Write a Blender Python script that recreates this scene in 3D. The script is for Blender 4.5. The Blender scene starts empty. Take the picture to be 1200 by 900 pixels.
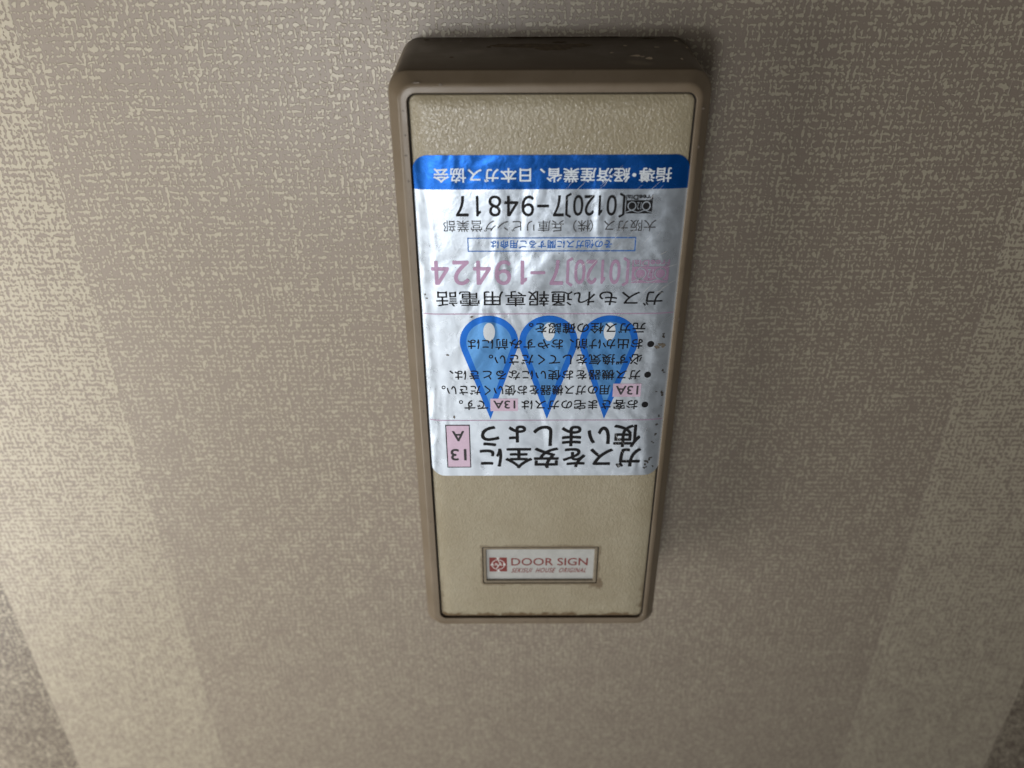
import bpy, bmesh, math, random
from mathutils import Matrix, Vector
random.seed(7)
sc = bpy.context.scene
C = sc.collection
R = math.radians

# ------------------------------------------------------------------ camera
# plane coordinates below are millimetres: X to the right, Z up from the camera's height
Z0 = 1.60                 # camera height, metres
DEPTH = 45.0              # how far the chime box stands out from the wall, mm
FRONT = -DEPTH            # y of the front face, mm (wall surface is y = 0)
cam_d = bpy.data.cameras.new('camera')
cam = bpy.data.objects.new('camera', cam_d); C.objects.link(cam)
rot = Matrix(((0.99999330, 0.00315465, 0.00185680),
              (0.0, 0.50724864, -0.86179975),
              (-0.00366053, 0.86179398, 0.50724524)))
cam.matrix_world = Matrix.Translation((0, -(DEPTH + 270) / 1000, Z0)) @ rot.to_4x4()
cam_d.sensor_width = 36; cam_d.lens = 29.1
cam_d.clip_start = 0.01; cam_d.clip_end = 50
cam_d.dof.use_dof = True; cam_d.dof.focus_distance = 0.305; cam_d.dof.aperture_fstop = 7.6
sc.camera = cam

# ------------------------------------------------------------------ world and lamps
w = bpy.data.worlds.new('World'); sc.world = w; w.use_nodes = True
bg = w.node_tree.nodes['Background']
bg.inputs[0].default_value = (1.0, 0.92, 0.80, 1); bg.inputs[1].default_value = 0.06

def area(name, loc, target, sx, sy, power, col):
    l = bpy.data.lights.new(name, 'AREA'); l.shape = 'RECTANGLE'; l.size = sx; l.size_y = sy
    l.energy = power; l.color = col
    o = bpy.data.objects.new(name, l); C.objects.link(o)
    o.location = loc
    o.rotation_euler = (Vector(target) - Vector(loc)).to_track_quat('-Z', 'Y').to_euler()
    return o
area('window_light', (-0.68, -0.40, Z0 - 0.40), (-0.16, 0, Z0 - 0.22), 0.50, 0.70, 4.4, (1.0, 0.972, 0.92))
area('low_fill_light', (-0.90, -0.60, Z0 - 0.90), (-0.20, 0, Z0 - 0.25), 0.70, 0.70, 0.6, (1.0, 0.97, 0.92))  # soft fill lamp added to fit the brightness on the wall
area('room_light', (-0.40, -1.00, Z0 - 0.55), (-0.50, 0, Z0 - 0.35), 0.60, 0.60, 0.65, (1.0, 0.96, 0.90)).data.spread = R(70)
area('upper_room_light', (-0.35, -0.90, Z0 - 0.10), (-0.45, 0, Z0 - 0.10), 0.50, 0.30, 0.75, (1.0, 0.96, 0.90)).data.spread = R(70)
area('lower_room_light', (-0.10, -1.00, Z0 - 1.00), (-0.10, 0, Z0 - 0.40), 0.80, 0.50, 1.25, (1.0, 0.96, 0.91))
area('glint_light', (-0.24, -1.22, Z0 - 0.24), (-0.03, 0, Z0 - 0.08), 0.14, 0.08, 2.2, (0.95, 0.97, 1.0))  # small lamp added to put glints on the panel

sc.view_settings.view_transform = 'Standard'; sc.view_settings.look = 'None'
sc.view_settings.exposure = 0.0; sc.view_settings.gamma = 1.0

# ------------------------------------------------------------------ node helpers
class NT:
    def __init__(s, name):
        s.m = bpy.data.materials.new(name); s.m.use_nodes = True
        s.t = s.m.node_tree; s.b = s.t.nodes['Principled BSDF']
        s.geo = s.n('ShaderNodeNewGeometry').outputs['Position']
    def n(s, typ, **kw):
        o = s.t.nodes.new(typ)
        for k, v in kw.items(): setattr(o, k, v)
        return o
    def put(s, sock, v):
        if isinstance(v, bpy.types.NodeSocket): s.t.links.new(v, sock)
        elif v is not None: sock.default_value = v
    def math(s, op, a, b=None, c=None, clamp=False):
        o = s.n('ShaderNodeMath', operation=op, use_clamp=clamp)
        for i, v in enumerate((a, b, c)):
            if v is not None: s.put(o.inputs[i], v)
        return o.outputs[0]
    def scaled(s, sx, sy, sz, rot=(0, 0, 0), src=None):
        o = s.n('ShaderNodeMapping'); s.t.links.new(src or s.geo, o.inputs[0])
        o.inputs['Rotation'].default_value = rot; o.inputs['Scale'].default_value = (sx, sy, sz)
        return o.outputs[0]
    def noise(s, vec, scale=1.0, detail=0.0, rough=0.5, dist=0.0):
        o = s.n('ShaderNodeTexNoise'); s.t.links.new(vec, o.inputs['Vector'])
        o.inputs['Scale'].default_value = scale; o.inputs['Detail'].default_value = detail
        o.inputs['Roughness'].default_value = rough; o.inputs['Distortion'].default_value = dist
        return o.outputs['Fac']
    def ramp(s, v, a, b, lo=0.0, hi=1.0, smooth=True):
        o = s.n('ShaderNodeMapRange', interpolation_type='SMOOTHSTEP' if smooth else 'LINEAR')
        s.put(o.inputs[0], v)
        for i, q in enumerate((a, b, lo, hi)): s.put(o.inputs[i + 1], q)
        return o.outputs[0]
    def mix(s, f, a, b):
        o = s.n('ShaderNodeMix', data_type='RGBA'); s.put(o.inputs[0], f)
        s.put(o.inputs[6], a); s.put(o.inputs[7], b); return o.outputs[2]
    def bump(s, h, dist, strength=1.0, normal=None):
        o = s.n('ShaderNodeBump'); o.inputs['Strength'].default_value = strength
        o.inputs['Distance'].default_value = dist; s.put(o.inputs['Height'], h)
        if normal: s.put(o.inputs['Normal'], normal)
        return o.outputs[0]
    def xyz(s, vec=None):
        o = s.n('ShaderNodeSeparateXYZ'); s.t.links.new(vec or s.geo, o.inputs[0]); return o.outputs
    def set(s, **kw):
        for k, v in kw.items(): s.put(s.b.inputs[k.replace('_', ' ')], v)
        return s.m
def rgb(r, g, b): return (r, g, b, 1)

# ------------------------------------------------------------------ wallpaper
def wallpaper():
    t = NT('wallpaper')
    mm = t.scaled(1000, 1000, 1000)
    # slight wander of the weave
    def wob(freq, off, amp):
        q = t.scaled(1000, 1000, 1000); q.node.inputs['Location'].default_value = (off, off * 1.7, 0)
        return t.math('MULTIPLY', t.math('SUBTRACT', t.noise(q, freq, 1), 0.5), amp)
    X, Y, Z = t.xyz(mm)
    x1 = t.math('ADD', t.math('ADD', X, wob(0.03, 31, 3.0)), wob(0.50, 11, 1.5))
    z1 = t.math('ADD', t.math('ADD', Z, wob(0.03, 57, 3.0)), wob(0.45, 83, 1.9))
    n3 = t.noise(mm, 0.06, 2)
    def dashes(u, v, pitch, f, seed, k):
        # short strokes lying along the threads: u runs with the thread, v across it
        row = t.math('FLOOR', t.math('DIVIDE', v, pitch))
        ph = t.math('DIVIDE', v, pitch)
        cs = t.math('MULTIPLY', t.math('COSINE', t.math('MULTIPLY', ph, 2 * math.pi)), -0.5)
        cb = t.n('ShaderNodeCombineXYZ'); t.put(cb.inputs[0], t.math('MULTIPLY', u, f)); t.put(cb.inputs[1], t.math('ADD', t.math('MULTIPLY', row, 7.31), seed))
        n = t.math('SUBTRACT', t.noise(cb.outputs[0], 1.0, 0), 0.5)
        return t.math('ADD', t.math('MULTIPLY', n, k), cs)
    h1 = dashes(x1, z1, 2.40, 0.88, 3.0, 2.3)
    h2 = dashes(z1, x1, 2.15, 0.84, 50.0, 2.0)
    nb_ = t.math('MULTIPLY', t.math('SUBTRACT', t.noise(t.scaled(560, 1000, 430), 1.0, 0), 0.5), 1.6)
    v = t.math('SMOOTH_MAX', h1, t.math('SUBTRACT', h2, 0.06), 0.14)
    v = t.math('SMOOTH_MAX', v, t.math('ADD', nb_, -0.02), 0.15)
    v = t.math('ADD', v, t.math('MULTIPLY', t.math('SUBTRACT', n3, 0.5), 0.42))
    # printed vertical stripes: light bands with frayed edges
    fr = t.math('MULTIPLY', t.math('SUBTRACT', t.noise(t.scaled(1000, 1000, 500), 0.5, 0), 0.5), 1.6)
    xe = t.math('ADD', X, fr)
    def band(a, b):
        return t.math('MULTIPLY', t.ramp(xe, a - 0.3, a + 0.3), t.ramp(xe, b - 0.3, b + 0.3, 1, 0))
    s = None
    for k in (-2, -1, 0, 1, 2):
        off = k * 920.0
        for a, b in ((-264, -175), (197, 285)):
            q = band(a + off, b + off); s = q if s is None else t.math('ADD', s, q)
    # pale marks on taupe; in the light bands taupe marks on a pale ground
    md = t.ramp(v, 0.34, 0.52)
    ml = t.ramp(v, 0.24, 0.46, 1, 0)
    mi = t.n('ShaderNodeMix', data_type='FLOAT'); t.put(mi.inputs[0], s); t.put(mi.inputs[2], md); t.put(mi.inputs[3], ml)
    m = mi.outputs[0]
    # the ground colour printed just outside the light bands is a deeper taupe
    far = t.math('MAXIMUM', t.math('MULTIPLY', t.ramp(xe, -264.3, -263.7, 1, 0), t.ramp(X, -330, -290)), t.math('MULTIPLY', t.ramp(xe, 284.7, 285.3), t.ramp(X, 350, 310)))
    dirt = t.ramp(t.noise(mm, 0.11, 4, 0.6), 0.66, 0.80, 0, 0.35)
    tone = t.noise(mm, 0.012, 3, 0.6)
    base = t.mix(m, t.mix(tone, rgb(0.226, 0.188, 0.152), rgb(0.256, 0.214, 0.176)), rgb(0.405, 0.365, 0.282))
    base = t.mix(t.math('MULTIPLY', far, t.math('SUBTRACT', 1.0, m)), base, rgb(0.125, 0.100, 0.078))
    col = t.mix(dirt, base, rgb(0.30, 0.24, 0.13))
    fine = t.noise(mm, 3.0, 2)
    h = t.math('ADD', m, t.math('MULTIPLY', fine, 0.25))
    nb = t.bump(h, 0.00016, 1.0)
    return t.set(Base_Color=col, Roughness=t.ramp(m, 0, 1, 0.37, 0.32), Normal=nb, Specular_IOR_Level=0.55)

def body_mat():
    t = NT('aged_taupe_plastic'); mm = t.scaled(1000, 1000, 1000)
    a = t.noise(mm, 0.06, 5, 0.65); sm = t.noise(t.scaled(1500, 1000, 350), 0.12, 4, 0.6)
    X, Y, Z = t.xyz(mm)
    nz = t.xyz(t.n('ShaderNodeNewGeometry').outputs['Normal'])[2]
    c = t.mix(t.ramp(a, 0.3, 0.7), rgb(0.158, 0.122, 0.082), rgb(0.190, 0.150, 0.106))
    # shade of the upward end face painted into its colour, with dust patches
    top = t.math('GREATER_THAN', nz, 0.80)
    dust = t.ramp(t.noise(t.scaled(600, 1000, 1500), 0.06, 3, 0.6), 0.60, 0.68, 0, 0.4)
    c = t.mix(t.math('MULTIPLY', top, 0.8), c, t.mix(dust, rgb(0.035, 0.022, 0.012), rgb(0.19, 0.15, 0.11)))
    c = t.mix(t.ramp(sm, 0.62, 0.76, 0, 0.35), c, rgb(0.11, 0.085, 0.062))
    fine = t.noise(mm, 2.2, 3, 0.6)
    return t.set(Base_Color=c, Roughness=t.ramp(a, 0.3, 0.7, 0.30, 0.44), Normal=t.bump(fine, 0.00004, 0.6), Specular_IOR_Level=0.45)

def panel_mat(x0, x1, z0, z1, hole):
    t = NT('textured_beige_plastic'); mm = t.scaled(1000, 1000, 1000)
    X, Y, Z = t.xyz(mm); Z = t.math('SUBTRACT', Z, Z0 * 1000)
    a = t.noise(mm, 0.03, 4, 0.6); b = t.noise(mm, 0.35, 4, 0.6)
    c = t.mix(t.ramp(a, 0.3, 0.7), rgb(0.315, 0.276, 0.190), rgb(0.365, 0.328, 0.238))
    c = t.mix(t.ramp(b, 0.35, 0.75, 0, 0.28), c, rgb(0.27, 0.225, 0.15))
    # brown dirt creeping out of the joint, thickest along the bottom edge
    wob = t.math('MULTIPLY', t.math('SUBTRACT', t.noise(t.scaled(1000, 1000, 1000), 0.22, 5, 0.7), 0.40), 11.0)
    db = t.math('SUBTRACT', Z, z0)
    dr = t.math('SUBTRACT', x1, X); dl = t.math('SUBTRACT', X, x0)
    stain = t.ramp(t.math('SUBTRACT', db, wob), -0.2, 2.2, 0.85, 0)
    low = t.ramp(Z, -250, -275, 0, 1)
    st2 = t.math('MULTIPLY', low, t.ramp(t.math('SUBTRACT', t.math('MINIMUM', dr, dl), t.math('MULTIPLY', wob, 0.8)), -0.2, 1.5, 0.6, 0))
    stain = t.math('MAXIMUM', stain, st2)
    hx0, hx1, hz0, hz1 = hole
    ddx = t.math('SUBTRACT', X, hx1); ddz = t.math('SUBTRACT', Z, hz0)
    rr = t.math('SQRT', t.math('ADD', t.math('POWER', t.math('ABSOLUTE', ddx), 2.0), t.math('POWER', t.math('ABSOLUTE', ddz), 2.0)))
    stain = t.math('MAXIMUM', stain, t.ramp(t.math('SUBTRACT', rr, wob), 0.5, 3.0, 0.75, 0))
    ox = t.math('MAXIMUM', t.math('SUBTRACT', X, hx1), t.math('SUBTRACT', hx0, X))
    oz = t.math('MAXIMUM', t.math('SUBTRACT', Z, hz1), t.math('SUBTRACT', hz0, Z))
    dd = t.math('MAXIMUM', ox, oz)
    stain = t.math('MAXIMUM', stain, t.ramp(t.math('SUBTRACT', dd, t.math('MULTIPLY', wob, 0.35)), 0.0, 0.9, 0.5, 0))
    c = t.mix(stain, c, rgb(0.12, 0.075, 0.038))
    # fine leather grain
    g1 = t.noise(t.scaled(1050, 1000, 760), 1.05, 2, 0.55, 0.6)
    g2 = t.noise(mm, 2.6, 2, 0.5)
    h = t.math('ADD', t.ramp(g1, 0.36, 0.66), t.math('MULTIPLY', g2, 0.35))
    return t.set(Base_Color=c, Roughness=0.22, Normal=t.bump(h, 0.00010, 0.75), Specular_IOR_Level=0.55)

def foil_normal(t, dist=1.0):
    mm = t.scaled(1000, 1000, 1000)
    big = t.noise(t.scaled(1000, 1000, 600), 0.055, 2, 0.5, 0.6)
    mid = t.noise(mm, 0.26, 2, 0.5, 0.8)
    fine = t.noise(mm, 1.3, 2, 0.5)
    vo = t.n('ShaderNodeTexVoronoi'); vo.inputs['Scale'].default_value = 0.085; t.t.links.new(mm, vo.inputs['Vector'])
    bub = t.ramp(vo.outputs['Distance'], 0.02, 0.11, 1, 0)     # small air bubbles under the film
    h = t.math('ADD', t.math('MULTIPLY', big, 1.9), t.math('MULTIPLY', mid, 0.11))
    h = t.math('ADD', h, t.math('MULTIPLY', fine, 0.010))
    h = t.math('ADD', h, t.math('MULTIPLY', bub, 0.07))
    return t.bump(h, 0.00060 * dist, 1.0), mm

def foil(name, col, rough, metal=0.85, dist=1.0, worn=True):
    t = NT(name); nrm, mm = foil_normal(t, dist)
    c = col
    if worn:
        k = t.ramp(t.noise(mm, 0.16, 5, 0.65), 0.55, 0.75, 0, 0.35)
        c = t.mix(k, col, rgb(*[q * 0.80 for q in col[:3]]))
    r = t.ramp(t.noise(mm, 0.22, 4, 0.6), 0.3, 0.7, rough * 0.85, rough * 1.15)
    return t.set(Base_Color=c, Metallic=metal, Roughness=r, Normal=nrm)

def ink(name, col, rough=0.4, metal=0.0):
    t = NT(name); nrm, mm = foil_normal(t, 0.6)
    k = t.ramp(t.noise(mm, 2.4, 2, 0.6), 0.56, 0.72, 0, 0.7)
    return t.set(Base_Color=t.mix(k, col, rgb(*[min(1, q * 1.2 + 0.02) for q in col[:3]])), Roughness=rough, Metallic=metal, Normal=nrm, Specular_IOR_Level=0.12)

def plain(name, col, rough=0.6, var=0.15, scale=0.4):
    t = NT(name); mm = t.scaled(1000, 1000, 1000)
    a = t.noise(mm, scale, 4, 0.6)
    lo = rgb(*[q * (1 - var) for q in col[:3]]); hi = rgb(*[min(1, q * (1 + var)) for q in col[:3]])
    return t.set(Base_Color=t.mix(t.ramp(a, 0.3, 0.7), lo, hi), Roughness=rough)

# ------------------------------------------------------------------ object helpers
def P(x, y, z): return Vector((x / 1000, y / 1000, Z0 + z / 1000))   # mm -> world metres

def link(name, me, mat, parent=None):
    o = bpy.data.objects.new(name, me); C.objects.link(o)
    if mat and not me.materials: me.materials.append(mat)
    if parent:
        o.parent = parent; o.matrix_parent_inverse = parent.matrix_world.inverted()
    return o
def thing(name, loc, label, cat):
    o = bpy.data.objects.new(name, None); C.objects.link(o); o.empty_display_size = 0.01
    o.matrix_world = Matrix.Translation(loc)
    o['label'] = label; o['category'] = cat
    return o
def finish(bm, name, mat, parent, smooth=None):
    bmesh.ops.recalc_face_normals(bm, faces=bm.faces[:])
    me = bpy.data.meshes.new(name); bm.to_mesh(me); bm.free()
    if smooth is not None: 
        for p in me.polygons: p.use_smooth = True
        me.set_sharp_from_angle(angle=R(smooth))
    return link(name, me, mat, parent)

def rrect(x0, x1, z0, z1, r, n=8):
    pts = []
    for cx, cz, a0 in ((x1 - r, z1 - r, 0), (x0 + r, z1 - r, 90), (x0 + r, z0 + r, 180), (x1 - r, z0 + r, 270)):
        for i in range(n + 1):
            a = R(a0 + 90 * i / n); pts.append((cx + r * math.cos(a), cz + r * math.sin(a)))
    return pts
def loft(bm, rings, close_last=True, mats=None):
    vs = [[bm.verts.new(p) for p in ring] for ring in rings]
    n = len(vs[0])
    for a, b in zip(vs, vs[1:]):
        for i in range(n): bm.faces.new((a[i], a[(i + 1) % n], b[(i + 1) % n], b[i]))
    if close_last: bm.faces.new(vs[-1])
    return vs

# ------------------------------------------------------------------ wall
bm = bmesh.new()
bmesh.ops.create_cube(bm, size=1.0, matrix=Matrix.Translation((0, 0.05, 1.3)) @ Matrix.Diagonal((3.0, 0.1, 2.6, 1)))
wall = finish(bm, 'wall', wallpaper(), None)
wall['kind'] = 'structure'

# ------------------------------------------------------------------ chime box
OX0, OX1, OZ0, OZ1 = -39.8, 63.5, -289.6, -46.8
PX0, PX1, PZ0, PZ1 = -32.9, 57.6, -281.8, -53.6
HOLE = (-13.7, 36.4, -261.1, -239.9)
box = thing('door_chime', P(12, 0, -166), 'tall rectangular taupe plastic chime box with rounded edges mounted on the patterned wall', 'door chime')
m_body = body_mat(); m_panel = panel_mat(PX0, PX1, PZ0, PZ1, HOLE)
m_dark = plain('dark_joint', rgb(0.012, 0.009, 0.007), 0.8)

bm = bmesh.new(); rings = []
def oring(ins, y, r, dz=0.0):
    return [P(x, y, z + (dz if z > -100 else 0)) for x, z in rrect(OX0 + ins, OX1 - ins, OZ0 + ins, OZ1 - ins, r)]
rings.append(oring(0, 0.5, 7.2, 4.0))
rings.append(oring(0, -1.0, 7.2, 3.9))
rings.append(oring(0, -22.0, 7.2, 2.0))
rings.append(oring(0.0, FRONT + 5.2, 7.2, 0.4))
rings.append(oring(0.25, FRONT + 4.2, 7.0))
for k in range(1, 7):
    a = k / 6
    rings.append(oring(0.25 + 2.75 * a, FRONT + 4.2 - 3.3 * a ** 1.15 - 0.15 * math.sin(a * math.pi), 7.0 - 1.6 * a))
rings.append(oring(3.35, FRONT + 0.45, 5.2)); rings.append(oring(3.8, FRONT + 0.22, 5.0))
rings.append(oring(4.6, FRONT + 0.1, 4.5))
def pring(g, y, r): return [P(x, y, z) for x, z in rrect(PX0 - g, PX1 + g, PZ0 - g, PZ1 + g, r)]
rings.append(pring(0.75, FRONT + 0.1, 3.2)); rings.append(pring(0.58, FRONT + 0.3, 3.05)); rings.append(pring(0.55, FRONT + 3.0, 3.0))
loft(bm, rings)
body = finish(bm, 'casing', m_body, box, 32)
# dark line filling the joint
bm = bmesh.new()
r0 = pring(0.54, FRONT + 1.5, 3.0); r1 = pring(-0.6, FRONT + 1.5, 2.2)
loft(bm, [r0, r1], False); finish(bm, 'joint', m_dark, box)

SR = 9.0; SL = 6.0; DROP = 1.05
def drop(x, z=None):
    if x < 0:
        s = max(x - PX0, -0.6); return DROP * (1 - s / SL) ** 2 if s < SL else 0.0
    s = max(PX1 - x, -0.6); return DROP * (1 - s / SR) ** 2 if s < SR else 0.0
# front panel: soft pillow edge, rectangular hole for the label
bm = bmesh.new(); rings = []
rings.append(pring(0, FRONT + 2.6, 2.6))
rings.append(pring(0, FRONT + DROP + 0.35, 2.6)); rings.append(pring(-0.12, FRONT + DROP + 0.12, 2.5))
for k in (0.05, 0.12, 0.22, 0.34, 0.48, 0.64, 0.82, 1.0):
    rings.append([P(x, FRONT + DROP * (1 - k) ** 2, z) for x, z in rrect(PX0 + k * SL, PX1 - k * SR, PZ0 + k * 5.0, PZ1 - k * 5.0, max(2.6 - k * 1.4, 1.0))])
vs = loft(bm, rings, False)
hv = [bm.verts.new(P(x, FRONT, z)) for x, z in rrect(*HOLE, 0.5, 3)]
hb = [bm.verts.new(P(x, FRONT + 1.6, z)) for x, z in rrect(*HOLE, 0.5, 3)]
n = len(hv)
for i in range(n): bm.faces.new((hv[i], hv[(i + 1) % n], hb[(i + 1) % n], hb[i]))
edges = [bm.edges.get((vs[-1][i], vs[-1][(i + 1) % len(vs[-1])])) for i in range(len(vs[-1]))]
edges += [bm.edges.get((hv[i], hv[(i + 1) % n])) for i in range(n)]
bmesh.ops.triangle_fill(bm, use_beauty=True, use_dissolve=False, edges=edges)
panel = finish(bm, 'front_panel', m_panel, box, 25)

# label holder set into the panel
m_holder = plain('label_holder_plastic', rgb(0.20, 0.165, 0.115), 0.45, 0.12)
bm = bmesh.new()
def hring(g, y): return [P(x, y, z) for x, z in rrect(HOLE[0] + g, HOLE[1] - g, HOLE[2] + g, HOLE[3] - g, 0.4, 3)]
loft(bm, [hring(0.40, FRONT + 1.6), hring(0.40, FRONT + 0.25), hring(0.52, FRONT + 0.1), hring(1.45, FRONT + 0.1), hring(1.6, FRONT + 0.25), hring(1.75, FRONT + 1.35)], False)
holder = finish(bm, 'label_holder', m_holder, box, 30)
bm = bmesh.new(); loft(bm, [hring(-0.02, FRONT + 1.45), hring(1.9, FRONT + 1.45)], False)
finish(bm, 'groove', m_dark, holder)
m_plate = plain('white_label_film', rgb(0.43, 0.44, 0.43), 0.35, 0.06)
bm = bmesh.new(); bm.faces.new([bm.verts.new(v) for v in hring(1.0, FRONT + 1.2)])
plate = finish(bm, 'label_plate', m_plate, box)
plate['label'] = 'white plate printed DOOR SIGN in red'
m_grime_shade = plain('brown_grime_shade', rgb(0.07, 0.045, 0.025), 0.8)  # for end-face dirt and the painted shadow of the wall gap

# ------------------------------------------------------------------ lettering
CACHE = {}
def glyphs(text, shear=0.0, space=1.0):
    key = (text, shear, space)
    if key in CACHE: return CACHE[key]
    c = bpy.data.curves.new('lettering', 'FONT'); c.body = text; c.size = 1.0; c.shear = shear
    c.space_character = space; c.resolution_u = 4; c.fill_mode = 'FRONT'
    o = bpy.data.objects.new('lettering', c); C.objects.link(o)
    bpy.context.view_layer.update()
    me = bpy.data.meshes.new_from_object(o.evaluated_get(bpy.context.evaluated_depsgraph_get()))
    V = [tuple(v.co[:2]) for v in me.vertices]; F = [tuple(p.vertices) for p in me.polygons]
    bpy.data.objects.remove(o); bpy.data.curves.remove(c); bpy.data.meshes.remove(me)
    CACHE[key] = (V, F)
    return V, F
WIDE = str.maketrans('0123456789', '０１２３４５６７８９')
def monospaced(text, adv):
    """one glyph per cell, so that punctuation and digits can be set tighter than full width"""
    V, F, pen = [], [], 0.0
    ys = [q[1] for q in glyphs('７')[0]]; b_, t_ = min(ys), max(ys); g_ = t_ - b_
    CACHE[('１', 0.0, 1.0)] = ([(.46, b_), (.54, b_), (.54, t_), (.475, t_), (.46, t_ - g_ * .07), (.36, t_ - g_ * .17), (.36, t_ - g_ * .26), (.46, t_ - g_ * .20)],
                              [(0, 1, 2, 3, 4, 7), (4, 5, 6, 7)])   # a plain one without a foot
    for ch in text:
        a = adv.get(ch, 1.0)
        if ch == ' ': pen += a; continue
        v, f = glyphs(ch); n0 = len(V)
        if ch in '・': sh = -(1 - a) / 2
        elif ch in '０１２３４５６７８９':
            mid = (min(q[0] for q in v) + max(q[0] for q in v)) / 2; sh = a / 2 - mid
        else: sh = 0.0
        V += [(x + pen + sh, y) for x, y in v]; F += [tuple(i + n0 for i in q) for q in f]
        pen += a
    return V, F
ADV = {'・': 0.50, '、': 0.72, '（': 0.85, '）': 0.95}
for ch in '０１２３４５６７８９': ADV[ch] = 0.64
def fit(text, box_, flip=True, shear=0.0, space=1.0, adv=None):
    if shear or space != 1.0 or all(ord(q) < 128 for q in text): V, F = glyphs(text, shear, space)
    else: V, F = monospaced(text, adv or ADV)
    xs = [v[0] for v in V]; ys = [v[1] for v in V]
    ax, bx, ay, by = min(xs), max(xs), min(ys), max(ys)
    x0, x1, z0, z1 = box_
    out = []
    for x, y in V:
        u = (x - ax) / (bx - ax); v = (y - ay) / (by - ay)
        if flip: u = 1 - u; v = 1 - v
        out.append((x0 + u * (x1 - x0), z0 + v * (z1 - z0)))
    return out, F
def join(parts):
    V, F = [], []
    for v, f in parts:
        n0 = len(V); V += v; F += [tuple(i + n0 for i in q) for q in f]
    return V, F
def flat_mesh(name, VF, mat, parent, lift, surf=None, base=FRONT, bold=0.0):
    V0, F0 = VF; V, F = [], []
    n = 6 if bold else 1
    for k in range(n):      # heavier strokes: the same outline printed a hair to each side
        dx = bold * math.cos(k * math.pi / 3 + 0.3) if bold else 0; dz = bold * math.sin(k * math.pi / 3 + 0.3) if bold else 0
        V += [P(x + dx, base + (surf(x + dx) if surf else 0) - lift - k * 0.002, z + dz) for x, z in V0]
        F += [tuple(i + k * len(V0) for i in q) for q in F0]
    me = bpy.data.meshes.new(name); me.from_pydata(V, [], F)
    bm = bmesh.new(); bm.from_mesh(me)
    for f in bm.faces:
        f.normal_update()
        if f.normal.y > 0: f.normal_flip()
    bm.to_mesh(me); bm.free()
    return link(name, me, mat, parent)
def poly(pts): return list(pts), [tuple(range(len(pts)))]
def rect(x0, x1, z0, z1): return poly([(x0, z0), (x1, z0), (x1, z1), (x0, z1)])
def frame(x0, x1, z0, z1, t):
    return [(x0, z0), (x1, z0), (x1, z1), (x0, z1), (x0 + t, z0 + t), (x1 - t, z0 + t), (x1 - t, z1 - t), (x0 + t, z1 - t)], \
           [(0, 1, 5, 4), (1, 2, 6, 5), (2, 3, 7, 6), (3, 0, 4, 7)]
def ring_shape(outer, inner):
    n = len(outer)
    return list(outer) + list(inner), [(i, (i + 1) % n, n + (i + 1) % n, n + i) for i in range(n)]
def ellipse(cx, cz, rx, rz, n=28): return [(cx + rx * math.cos(2 * math.pi * i / n), cz + rz * math.sin(2 * math.pi * i / n)) for i in range(n)]
def stroke(pts, wd):
    L_, R_ = [], []
    for i, p in enumerate(pts):
        a = pts[max(0, i - 1)]; b = pts[min(len(pts) - 1, i + 1)]
        dx, dz = b[0] - a[0], b[1] - a[1]; l = math.hypot(dx, dz) or 1
        ww = wd(i / (len(pts) - 1)) if callable(wd) else wd
        L_.append((p[0] - dz / l * ww / 2, p[1] + dx / l * ww / 2)); R_.append((p[0] + dz / l * ww / 2, p[1] - dx / l * ww / 2))
    n = len(pts)
    return L_ + R_, [(i, i + 1, n + i + 1, n + i) for i in range(n - 1)]

# ------------------------------------------------------------------ label print (stands the other way up from the sticker)
m_red = plain('red_print', rgb(0.20, 0.025, 0.022), 0.45, 0.1)
PB = FRONT + 1.2
pr = []
flat_mesh('lettering', fit('DOOR SIGN', (-1.2, 32.0, -251.5, -247.3), False), m_red, plate, 0.04, None, PB, 0.06)
flat_mesh('lettering', fit('SEKISUI  HOUSE  ORIGINAL', (-1.2, 31.4, -255.6, -253.0), False, 0.5, 1.15), m_red, plate, 0.04, None, PB, 0.05)
flat_mesh('emblem', rect(-10.8, -3.1, -255.0, -246.9), m_red, plate, 0.04, None, PB)
cx, cz = -6.95, -250.95
marks = [ring_shape(ellipse(cx, cz, 2.9, 2.9), ellipse(cx, cz, 2.6, 2.6))]
marks.append(poly([(cx - 0.9, -246.9), (cx + 0.7, -246.9), (cx - 0.1, -248.3)]))
marks.append(poly([(cx - 0.7, -255.0), (cx + 0.1, -253.6), (cx + 0.9, -255.0)]))
m_white = plain('white_print', rgb(0.66, 0.67, 0.66), 0.45, 0.05)
flat_mesh('emblem_ring', join(marks), m_white, plate, 0.07, None, PB)
hand = []
for k in range(4):   # slanting script strokes across the globe
    x = cx - 3.2 + k * 1.75
    pts = [(x + 1.2 * q / 8 + 0.1 * math.sin(q * 1.6), cz - 0.6 + 1.25 * math.sin(q / 8 * math.pi) + 0.25 * math.sin(q * 2.1 + k)) for q in range(9)]
    hand.append(stroke(pts, 0.38))
hand.append(stroke([(cx + 0.1, cz + 2.6), (cx + 0.35, cz + 1.5), (cx + 1.0, cz + 1.3), (cx + 0.5, cz + 0.8)], 0.4))
hand.append(stroke([(cx - 0.9, cz - 2.1), (cx - 0.2, cz - 1.4), (cx + 0.2, cz - 0.8), (cx + 0.1, cz - 0.3)], 0.4))
flat_mesh('emblem_script', join(hand), m_white, plate, 0.09, None, PB)

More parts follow.
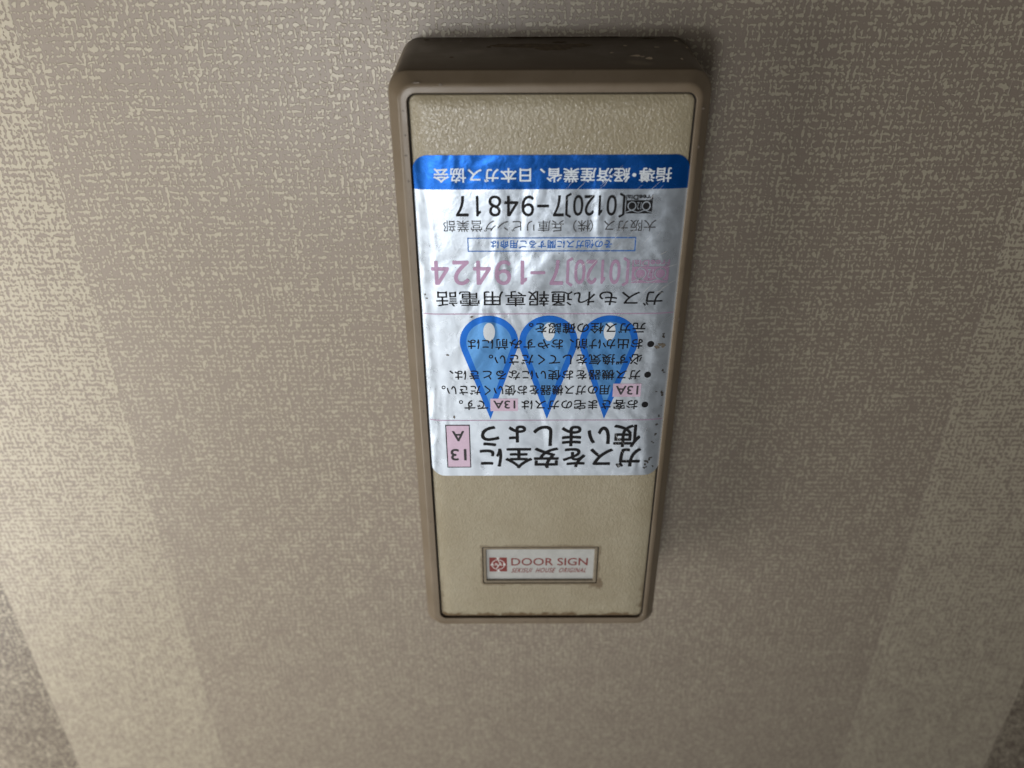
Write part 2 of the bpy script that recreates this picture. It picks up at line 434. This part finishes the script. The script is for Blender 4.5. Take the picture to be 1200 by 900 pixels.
# ------------------------------------------------------------------ sticker
stk = thing('gas_safety_sticker', P(12.5, FRONT, -137), 'silver foil gas safety sticker with blue band, upside down on the beige chime panel', 'sticker')
SX0, SX1, SZ0, SZ1 = -33.1, 58.25, -201.8, -72.4
m_foil = foil('silver_foil', rgb(0.56, 0.635, 0.73), 0.31, 0.80)
m_blue = foil('blue_band_ink', rgb(0.002, 0.085, 0.38), 0.26, 0.70, 0.9, False)
m_rim = foil('flame_rim_ink', rgb(0.006, 0.14, 0.60), 0.36, 0.55, 0.8, False)
m_fill = foil('flame_fill_ink', rgb(0.10, 0.29, 0.62), 0.33, 0.70, 1.0, False)
m_black = ink('black_ink', rgb(0.012, 0.012, 0.014), 0.42)
m_grey = ink('thin_black_ink', rgb(0.05, 0.05, 0.055), 0.42)
m_pink = ink('faded_pink_ink', rgb(0.40, 0.27, 0.40), 0.42, 0.5)
m_pinkfill = ink('pink_patch_ink', rgb(0.60, 0.47, 0.60), 0.40, 0.5)
m_blueline = ink('blue_line_ink', rgb(0.02, 0.14, 0.50), 0.42, 0.2)
m_stwhite = ink('white_ink', rgb(0.66, 0.72, 0.78), 0.42, 0.2)

def sheet(name, outline, mat, lift, y_under=0.0, parent=stk, step=4.0):
    bm = bmesh.new(); bm.faces.new([bm.verts.new((x, 0, z)) for x, z in outline])
    xs = [p[0] for p in outline]; zs = [p[1] for p in outline]
    cuts = [x for x in [PX0 + k * 0.8 for k in range(0, 9)] + [PX1 - k * 0.8 for k in range(0, 9)] if min(xs) < x < max(xs)]
    cuts += [x for x in range(-26, 52, 6) if min(xs) < x < max(xs)]
    for x in cuts: bmesh.ops.bisect_plane(bm, geom=bm.verts[:] + bm.edges[:] + bm.faces[:], plane_co=(x, 0, 0), plane_no=(1, 0, 0))
    z = min(zs) + step
    while z < max(zs):
        bmesh.ops.bisect_plane(bm, geom=bm.verts[:] + bm.edges[:] + bm.faces[:], plane_co=(0, 0, z), plane_no=(0, 0, 1)); z += step
    for v in bm.verts:
        x, z_ = v.co.x, v.co.z
        v.co = P(x, FRONT + drop(x) - lift, z_)
    for f in bm.faces:
        f.normal_update()
        if f.normal.y > 0: f.normal_flip()
        f.smooth = True
    me = bpy.data.meshes.new(name); bm.to_mesh(me); bm.free()
    return link(name, me, mat, parent)
out = rrect(SX0, SX1, SZ0, SZ1, 5.2, 10)
backing = sheet('foil_backing', out, m_foil, 0.14)
# a thin edge so the film has thickness
bm = bmesh.new()
dense = []
for i, p in enumerate(out):
    q = out[(i + 1) % len(out)]; kk = max(1, int(math.dist(p, q) / 0.8))
    dense += [(p[0] + (q[0] - p[0]) * j / kk, p[1] + (q[1] - p[1]) * j / kk) for j in range(kk)]
loft(bm, [[P(x, FRONT + drop(x) - 0.14, z) for x, z in dense], [P(x, FRONT + drop(x) - 0.03, z) for x, z in dense]], False)
finish(bm, 'foil_edge', m_foil, stk)
sheet('blue_band', [p for p in out if p[1] > -84.0] + [(SX0, -83.8), (SX1, -83.8)], m_blue, 0.16)

def flame(cx, z1, r, tip, n=26):
    c = z1 - r; d = c - tip; a = math.asin(min(0.99, r / d))
    pts = []
    a0, a1 = -a, math.pi + a
    for i in range(n + 1):
        t = a0 + (a1 - a0) * i / n
        pts.append((cx + r * math.cos(t), c + r * math.sin(t)))
    # slightly hollow flanks down to the tip
    L_ = pts[-1]; m = 5
    for k in range(1, m): pts.append((L_[0] + (cx - L_[0]) * k / m, L_[1] + (tip - L_[1]) * k / m))
    pts.append((cx, tip))
    Rr = pts[0]
    for k in range(1, m): pts.append((cx + (Rr[0] - cx) * k / m, tip + (Rr[1] - tip) * k / m))
    return pts
for cx in (-8.95, 12.85, 35.0):
    f = sheet('flame_mark', flame(cx, -130.2, 10.75, -174.6), m_rim, 0.17)
    sheet('flame_fill', flame(cx, -132.7, 8.35, -168.2), m_fill, 0.185, parent=f)
    sheet('flame_highlight', ellipse(cx + 0.1, -136.8, 2.15, 3.7), m_stwhite, 0.20, parent=f)

TL = 0.225
def line(text, bx, mat=m_black, bold=0.0, **k):
    return flat_mesh('lettering', fit(text, bx, **k), mat, stk, TL, drop, bold=bold)
line('指導・経済産業省、日本ガス協会', (-26.2, 52.3, -81.4, -76.7), m_stwhite, 0.09)
def number(par, tailbox, tail, mat, bold):
    x0, x1, z0, z1 = par; h = z1 - z0; wd = x1 - x0
    k = wd * 0.07
    parts = [stroke([(x0 + k, z0), (x0, z0 + h * 0.10), (x0, z1 - h * 0.10), (x0 + k, z1)], wd * 0.028),
             stroke([(x1 - k, z0), (x1, z0 + h * 0.10), (x1, z1 - h * 0.10), (x1 - k, z1)], wd * 0.028),
             fit('0120'.translate(WIDE), (x0 + wd * 0.12, x1 - wd * 0.13, z0 + h * 0.06, z1 - h * 0.06))]
    a0, a1, b0, b1 = tailbox; w_ = a1 - a0
    d = w_ / 7.2                                      # the area digit, a dash, then five digits
    parts.append(fit('７', (a1 - d * 0.68, a1, b0, b1)))
    zc = (b0 + b1) / 2
    parts.append(rect(a1 - d * 1.75, a1 - d * 1.0, zc - 0.35, zc + 0.30))
    parts.append(fit(tail.translate(WIDE), (a0, a1 - d * 2.0, b0, b1), adv={q: 0.72 for q in '０１２３４５６７８９'}))
    flat_mesh('lettering', join(parts), mat, stk, TL, drop, bold=bold)
number((18.0, 37.2, -93.3, -85.4), (-19.1, 17.0, -93.0, -86.0), '94817', m_black, 0.16)
number((19.1, 40.1, -118.4, -108.3), (-28.5, 17.4, -118.0, -109.1), '19424', m_pink, 0.24)
def dial_logo(x0, x1, z0, z1, mat, under):
    zt = z1 - (z1 - z0) * 0.27; w_ = x1 - x0; h = zt - z0
    lg = sheet('dial_logo', [(x0, z0), (x1, z0), (x1, zt - 0.1), (x0, zt - 0.1)], mat, 0.20)
    flat_mesh('lettering', fit('FreeDial', (x0, x1, zt + 0.15, z1)), mat, lg, TL, drop, bold=0.07)
    q = []
    for c in (x0 + w_ * 0.23, x1 - w_ * 0.23):
        q.append(ring_shape(ellipse(c, z0 + h * 0.56, w_ * 0.165, h * 0.34), ellipse(c, z0 + h * 0.56, w_ * 0.13, h * 0.27)))
    q.append(fit('12', (x0 + w_ * 0.42, x1 - w_ * 0.42, z0 + h * 0.30, z0 + h * 0.84)))
    wave = [(x0 + w_ * i / 24, z0 + h * (0.16 + 0.07 * math.cos(i / 24 * 4 * math.pi - math.pi * 0.9))) for i in range(25)]
    q.append(stroke(wave, h * 0.06))
    flat_mesh('dial_logo_mark', join(q), under, lg, 0.235, drop)
dial_logo(37.9, 46.8, -92.2, -85.8, m_black, m_foil)
dial_logo(41.6, 54.6, -117.6, -109.0, m_pink, m_foil)
line('大阪ガス（株）兵庫リビング営業部', (-23.7, 48.6, -98.6, -94.4), m_grey)
flat_mesh('text_frame', frame(-15.7, 42.2, -105.7, -100.6, 0.35), m_blueline, stk, 0.21, drop)
line('その他ガスに関するご用命は', (-7.7, 34.0, -104.6, -101.6), m_blueline, 0.05)
line('ガスもれ通報専用電話', (-27.5, 53.4, -126.5, -120.6), m_black, 0.03)
def rule(z): return sheet('rule_line', [(SX0 + 0.6, z), (SX1 - 0.4, z), (SX1 - 0.4, z + 0.38), (SX0 + 0.6, z + 0.38)], m_pink, 0.165)
rule(-129.7); rule(-175.35)
line('元ガス栓の確認を。', (5.7, 48.0, -137.5, -133.2), bold=0.07)
line('お出かけ前、おやすみ前には', (-16.8, 47.5, -144.0, -139.7), bold=0.07)
line('必ず換気をしてください。', (-9.1, 47.7, -150.6, -146.1), bold=0.07)
line('ガス機器をお使いになるときは、', (-24.0, 47.6, -157.1, -152.8), bold=0.07)
line('用のガス機器をお使いください。', (-27.2, 36.6, -163.8, -159.4), bold=0.07)
line('お客さま宅のガスは', (3.0, 47.6, -170.4, -166.0), bold=0.07)
line('です。', (-20.9, -9.8, -170.3, -166.0), bold=0.07)
for bx in ((37.7, 48.4, -164.6, -158.8), (-8.9, 1.7, -170.9, -165.3)):
    sheet('pink_patch', [(bx[0], bx[2]), (bx[1], bx[2]), (bx[1], bx[3]), (bx[0], bx[3])], m_pinkfill, 0.205)
line('13A', (38.9, 47.3, -163.6, -159.8), m_grey, 0.10)
line('13A', (-7.7, 0.6, -169.7, -166.2), m_grey, 0.10)
for cx, cz in ((50.5, -142.0), (50.4, -155.0), (50.4, -168.2)):
    flat_mesh('bullet', poly(ellipse(cx, cz, 1.3, 1.3, 20)), m_black, stk, 0.21, drop)
line('使いましょう', (-12.7, 49.6, -187.8, -177.6), m_black, 0.26)
line('ガスを安全に', (-13.3, 50.4, -198.0, -188.3), m_black, 0.26)
flat_mesh('pink_patch', rect(-26.6, -17.2, -197.6, -177.3), m_pinkfill, stk, 0.205, drop)
flat_mesh('text_frame', frame(-26.7, -17.1, -197.7, -177.2, 0.40), m_black, stk, 0.225, drop)
line('A', (-24.1, -19.5, -184.8, -180.2), m_grey, 0.14)
line('13', (-25.0, -18.9, -194.1, -188.7), m_grey, 0.14)

# scratches running up across the upper right of the foil
m_scr = foil('bare_scratch', rgb(0.85, 0.88, 0.92), 0.30, 0.75, 0.3, False)
S = []
def scratch(x, z, l, ang, wd):
    pts = [(x + l * q / 6 * math.cos(ang) + random.uniform(-.05, .05), z + l * q / 6 * math.sin(ang)) for q in range(7)]
    S.append(stroke(pts, lambda t: wd * (0.25 + math.sin(t * math.pi))))
for k in range(46):
    x = random.uniform(12, 50); z = random.uniform(-126, -80)
    if (x - 12) / 40 + (z + 126) / 60 < 0.25: continue
    scratch(x, z, random.uniform(2, 10), R(random.gauss(50, 7)), random.uniform(0.05, 0.13))
for k in range(9): scratch(random.uniform(50, 54), random.uniform(-122, -106), random.uniform(1.5, 4.5), R(random.gauss(25, 15)), random.uniform(0.10, 0.24))
for k in range(10): scratch(random.uniform(38, 52), random.uniform(-200, -180), random.uniform(2, 7), R(random.gauss(105, 16)), random.uniform(0.05, 0.11))
for k in range(14): scratch(random.uniform(-28, 52), random.uniform(-196, -90), random.uniform(0.8, 4), R(random.uniform(10, 150)), random.uniform(0.05, 0.09))
o = flat_mesh('scratch', join(S), m_scr, stk, 0.25, drop); o['kind'] = 'stuff'

# black scuffs where the print has rubbed off along the right edge
m_scuff = plain('dirt_scuff', rgb(0.035, 0.030, 0.026), 0.7, 0.3, 1.5)
m_scuff2 = plain('grey_scuff', rgb(0.13, 0.11, 0.085), 0.7, 0.3, 1.5)
def blob(x, z, rx, rz, n=11):
    ph = random.random() * 6
    return poly([(x + rx * math.cos(2 * math.pi * i / n) * random.uniform(0.45, 1.15), z + rz * math.sin(2 * math.pi * i / n) * random.uniform(0.45, 1.15)) for i in range(n)])
B = []
for x, z, a, nb in ((55.2, -138.8, 1.0, 3), (56.3, -154.0, .8, 3), (56.2, -163.8, 1.2, 4), (54.3, -162.9, .6, 2), (56.9, -169.0, .4, 1), (56.4, -173.9, .7, 2), (55.9, -177.6, .8, 3),
                    (55.7, -182.6, .8, 3), (54.9, -186.0, .6, 2), (54.6, -193.5, 1.1, 4), (53.2, -195.7, 1.0, 4), (52.6, -198.3, .8, 3), (55.9, -197.5, .7, 3)):
    for _ in range(nb):
        B.append(blob(x + random.uniform(-a, a) * .6, z + random.uniform(-a, a) * .8, random.uniform(.35, .8) * a, random.uniform(.25, .7) * a))
for _ in range(26): B.append(blob(random.uniform(-30, 50), random.uniform(-190, -95), random.uniform(.1, .22), random.uniform(.08, .2), 7))
o = flat_mesh('scuff', join(B), m_scuff, stk, 0.24, drop); o['kind'] = 'stuff'
o = flat_mesh('worn_spot', join([blob(53.0, -143.4, 1.3, .9, 15), blob(55.2, -142.9, 1.0, 1.3, 15), blob(54.0, -142.3, 1.1, .7, 15),
     blob(-31.4, -122.0, .3, .6), blob(-30.9, -123.4, .5, .3), blob(-24.3, -146.3, .7, .35), blob(-23.0, -173.6, .6, .8), blob(-15, -130.6, .8, .4)]), m_scuff2, stk, 0.235, drop); o['kind'] = 'stuff'

# chipped paint specks on the end face nearest the camera
m_chip = plain('pale_chip', rgb(0.60, 0.52, 0.40), 0.7, 0.2, 1.0)
V, F = [], []
def topy(y): return OZ1 + 0.03 + 4.0 * (1 - abs(y) / 42.0)
for x, y, a, b in ((44.5, -29, 1.6, .6), (38.5, -13, .8, .4), (51.6, -35.2, .8, .8), (40.5, -26, 2.3, .5), (42.5, -27, 1.2, .4), (46.5, -35, 2.2, .4), (50.5, -34, 1.6, .5), (53.0, -33, 2.0, .4), (56.8, -7, 1.1, .5),
                   (48.8, -15, 1.1, .3), (59.0, -16, .4, .5), (33.0, -22, .9, .3), (55.0, -30, .5, .5), (-18, -6, .5, .2), (10, -33, .7, .3)):
    n0 = len(V); k = 9
    for i in range(k):
        t = 2 * math.pi * i / k; xx = x + a * math.cos(t) * random.uniform(.5, 1.1); yy = y + 2.2 * b * math.sin(t) * random.uniform(.5, 1.2)
        V.append(P(xx, yy, topy(yy) + 0.12))
    F.append(tuple(range(n0, n0 + k)))
me = bpy.data.meshes.new('paint_chip'); me.from_pydata(V, [], F)
o = link('paint_chip', me, m_chip, box); o['kind'] = 'stuff'

# dirt caught on the end face and left rim; wall-edge strips paint the gap shadow
Bd = []
V, F = [], []
for x, y, a, b in ((6, -1.2, 9, .8), (20, -0.9, 12, .5), (34, -1.0, 6, .5), (-8, -14, 1.2, .6), (-20, -27, .8, .6), (2, -31, .6, .4), (16, -8, 3.0, .7), (48, -3, 3, .5), (-30, -4, 1.2, .5)):
    n0 = len(V); k = 15
    for i in range(k):
        t = 2 * math.pi * i / k; xx = x + a * math.cos(t) * random.uniform(.6, 1.1); yy = min(-0.3, y + 1.6 * b * math.sin(t) * random.uniform(.5, 1.3))
        V.append(P(xx, yy, topy(yy) + 0.10))
    F.append(tuple(range(n0, n0 + k)))
me = bpy.data.meshes.new('grime_gap_shade'); me.from_pydata(V, [], F)
o = link('grime_gap_shade', me, m_grime_shade, box); o['kind'] = 'stuff'
m_smear = plain('rim_smear', rgb(0.115, 0.090, 0.066), 0.55, 0.25, 1.2)
for x, z, a, b in ((-34.6, -66.0, .45, .35), (-34.9, -72.5, .7, .3), (-34.5, -81.0, .4, .7), (-35.0, -96, .3, .9), (-34.8, -58.4, .5, .4), (-30.0, -49.9, 1.6, .3), (-22.5, -50.5, .9, .35),
                   (-35.0, -128, .3, .6), (-34.7, -171, .4, .8), (60.2, -70, .4, .6), (60.4, -58.0, .5, .4), (59.9, -132, .3, .8), (-34.9, -226, .4, .7), (5, -285.0, 1.1, .3), (30, -284.6, .7, .3)):
    Bd.append(blob(x, z, a, b, 13))
o = flat_mesh('smear', join(Bd), m_smear, box, -0.08, None, FRONT); o['kind'] = 'stuff'
m_dust = plain('dust_patch', rgb(0.105, 0.078, 0.050), 0.8, 0.4, 0.5)
V, F = [], []
for x, y, a, b in ((9, -13, 12, 2.2), (14, -16, 7, 1.8), (-3, -12, 5, 1.4), (22, -12, 6, 1.6)):
    n0 = len(V); k = 22
    for i in range(k):
        t = 2 * math.pi * i / k; xx = x + a * math.cos(t) * random.uniform(.75, 1.1); yy = y + 1.6 * b * math.sin(t) * random.uniform(.6, 1.2)
        V.append(P(xx, yy, topy(yy) + 0.06 + 0.005 * len(F)))
    F.append(tuple(range(n0, n0 + k)))
me = bpy.data.meshes.new('dust_patch'); me.from_pydata(V, [], F)
o = link('dust_patch', me, m_dust, box); o['kind'] = 'stuff'
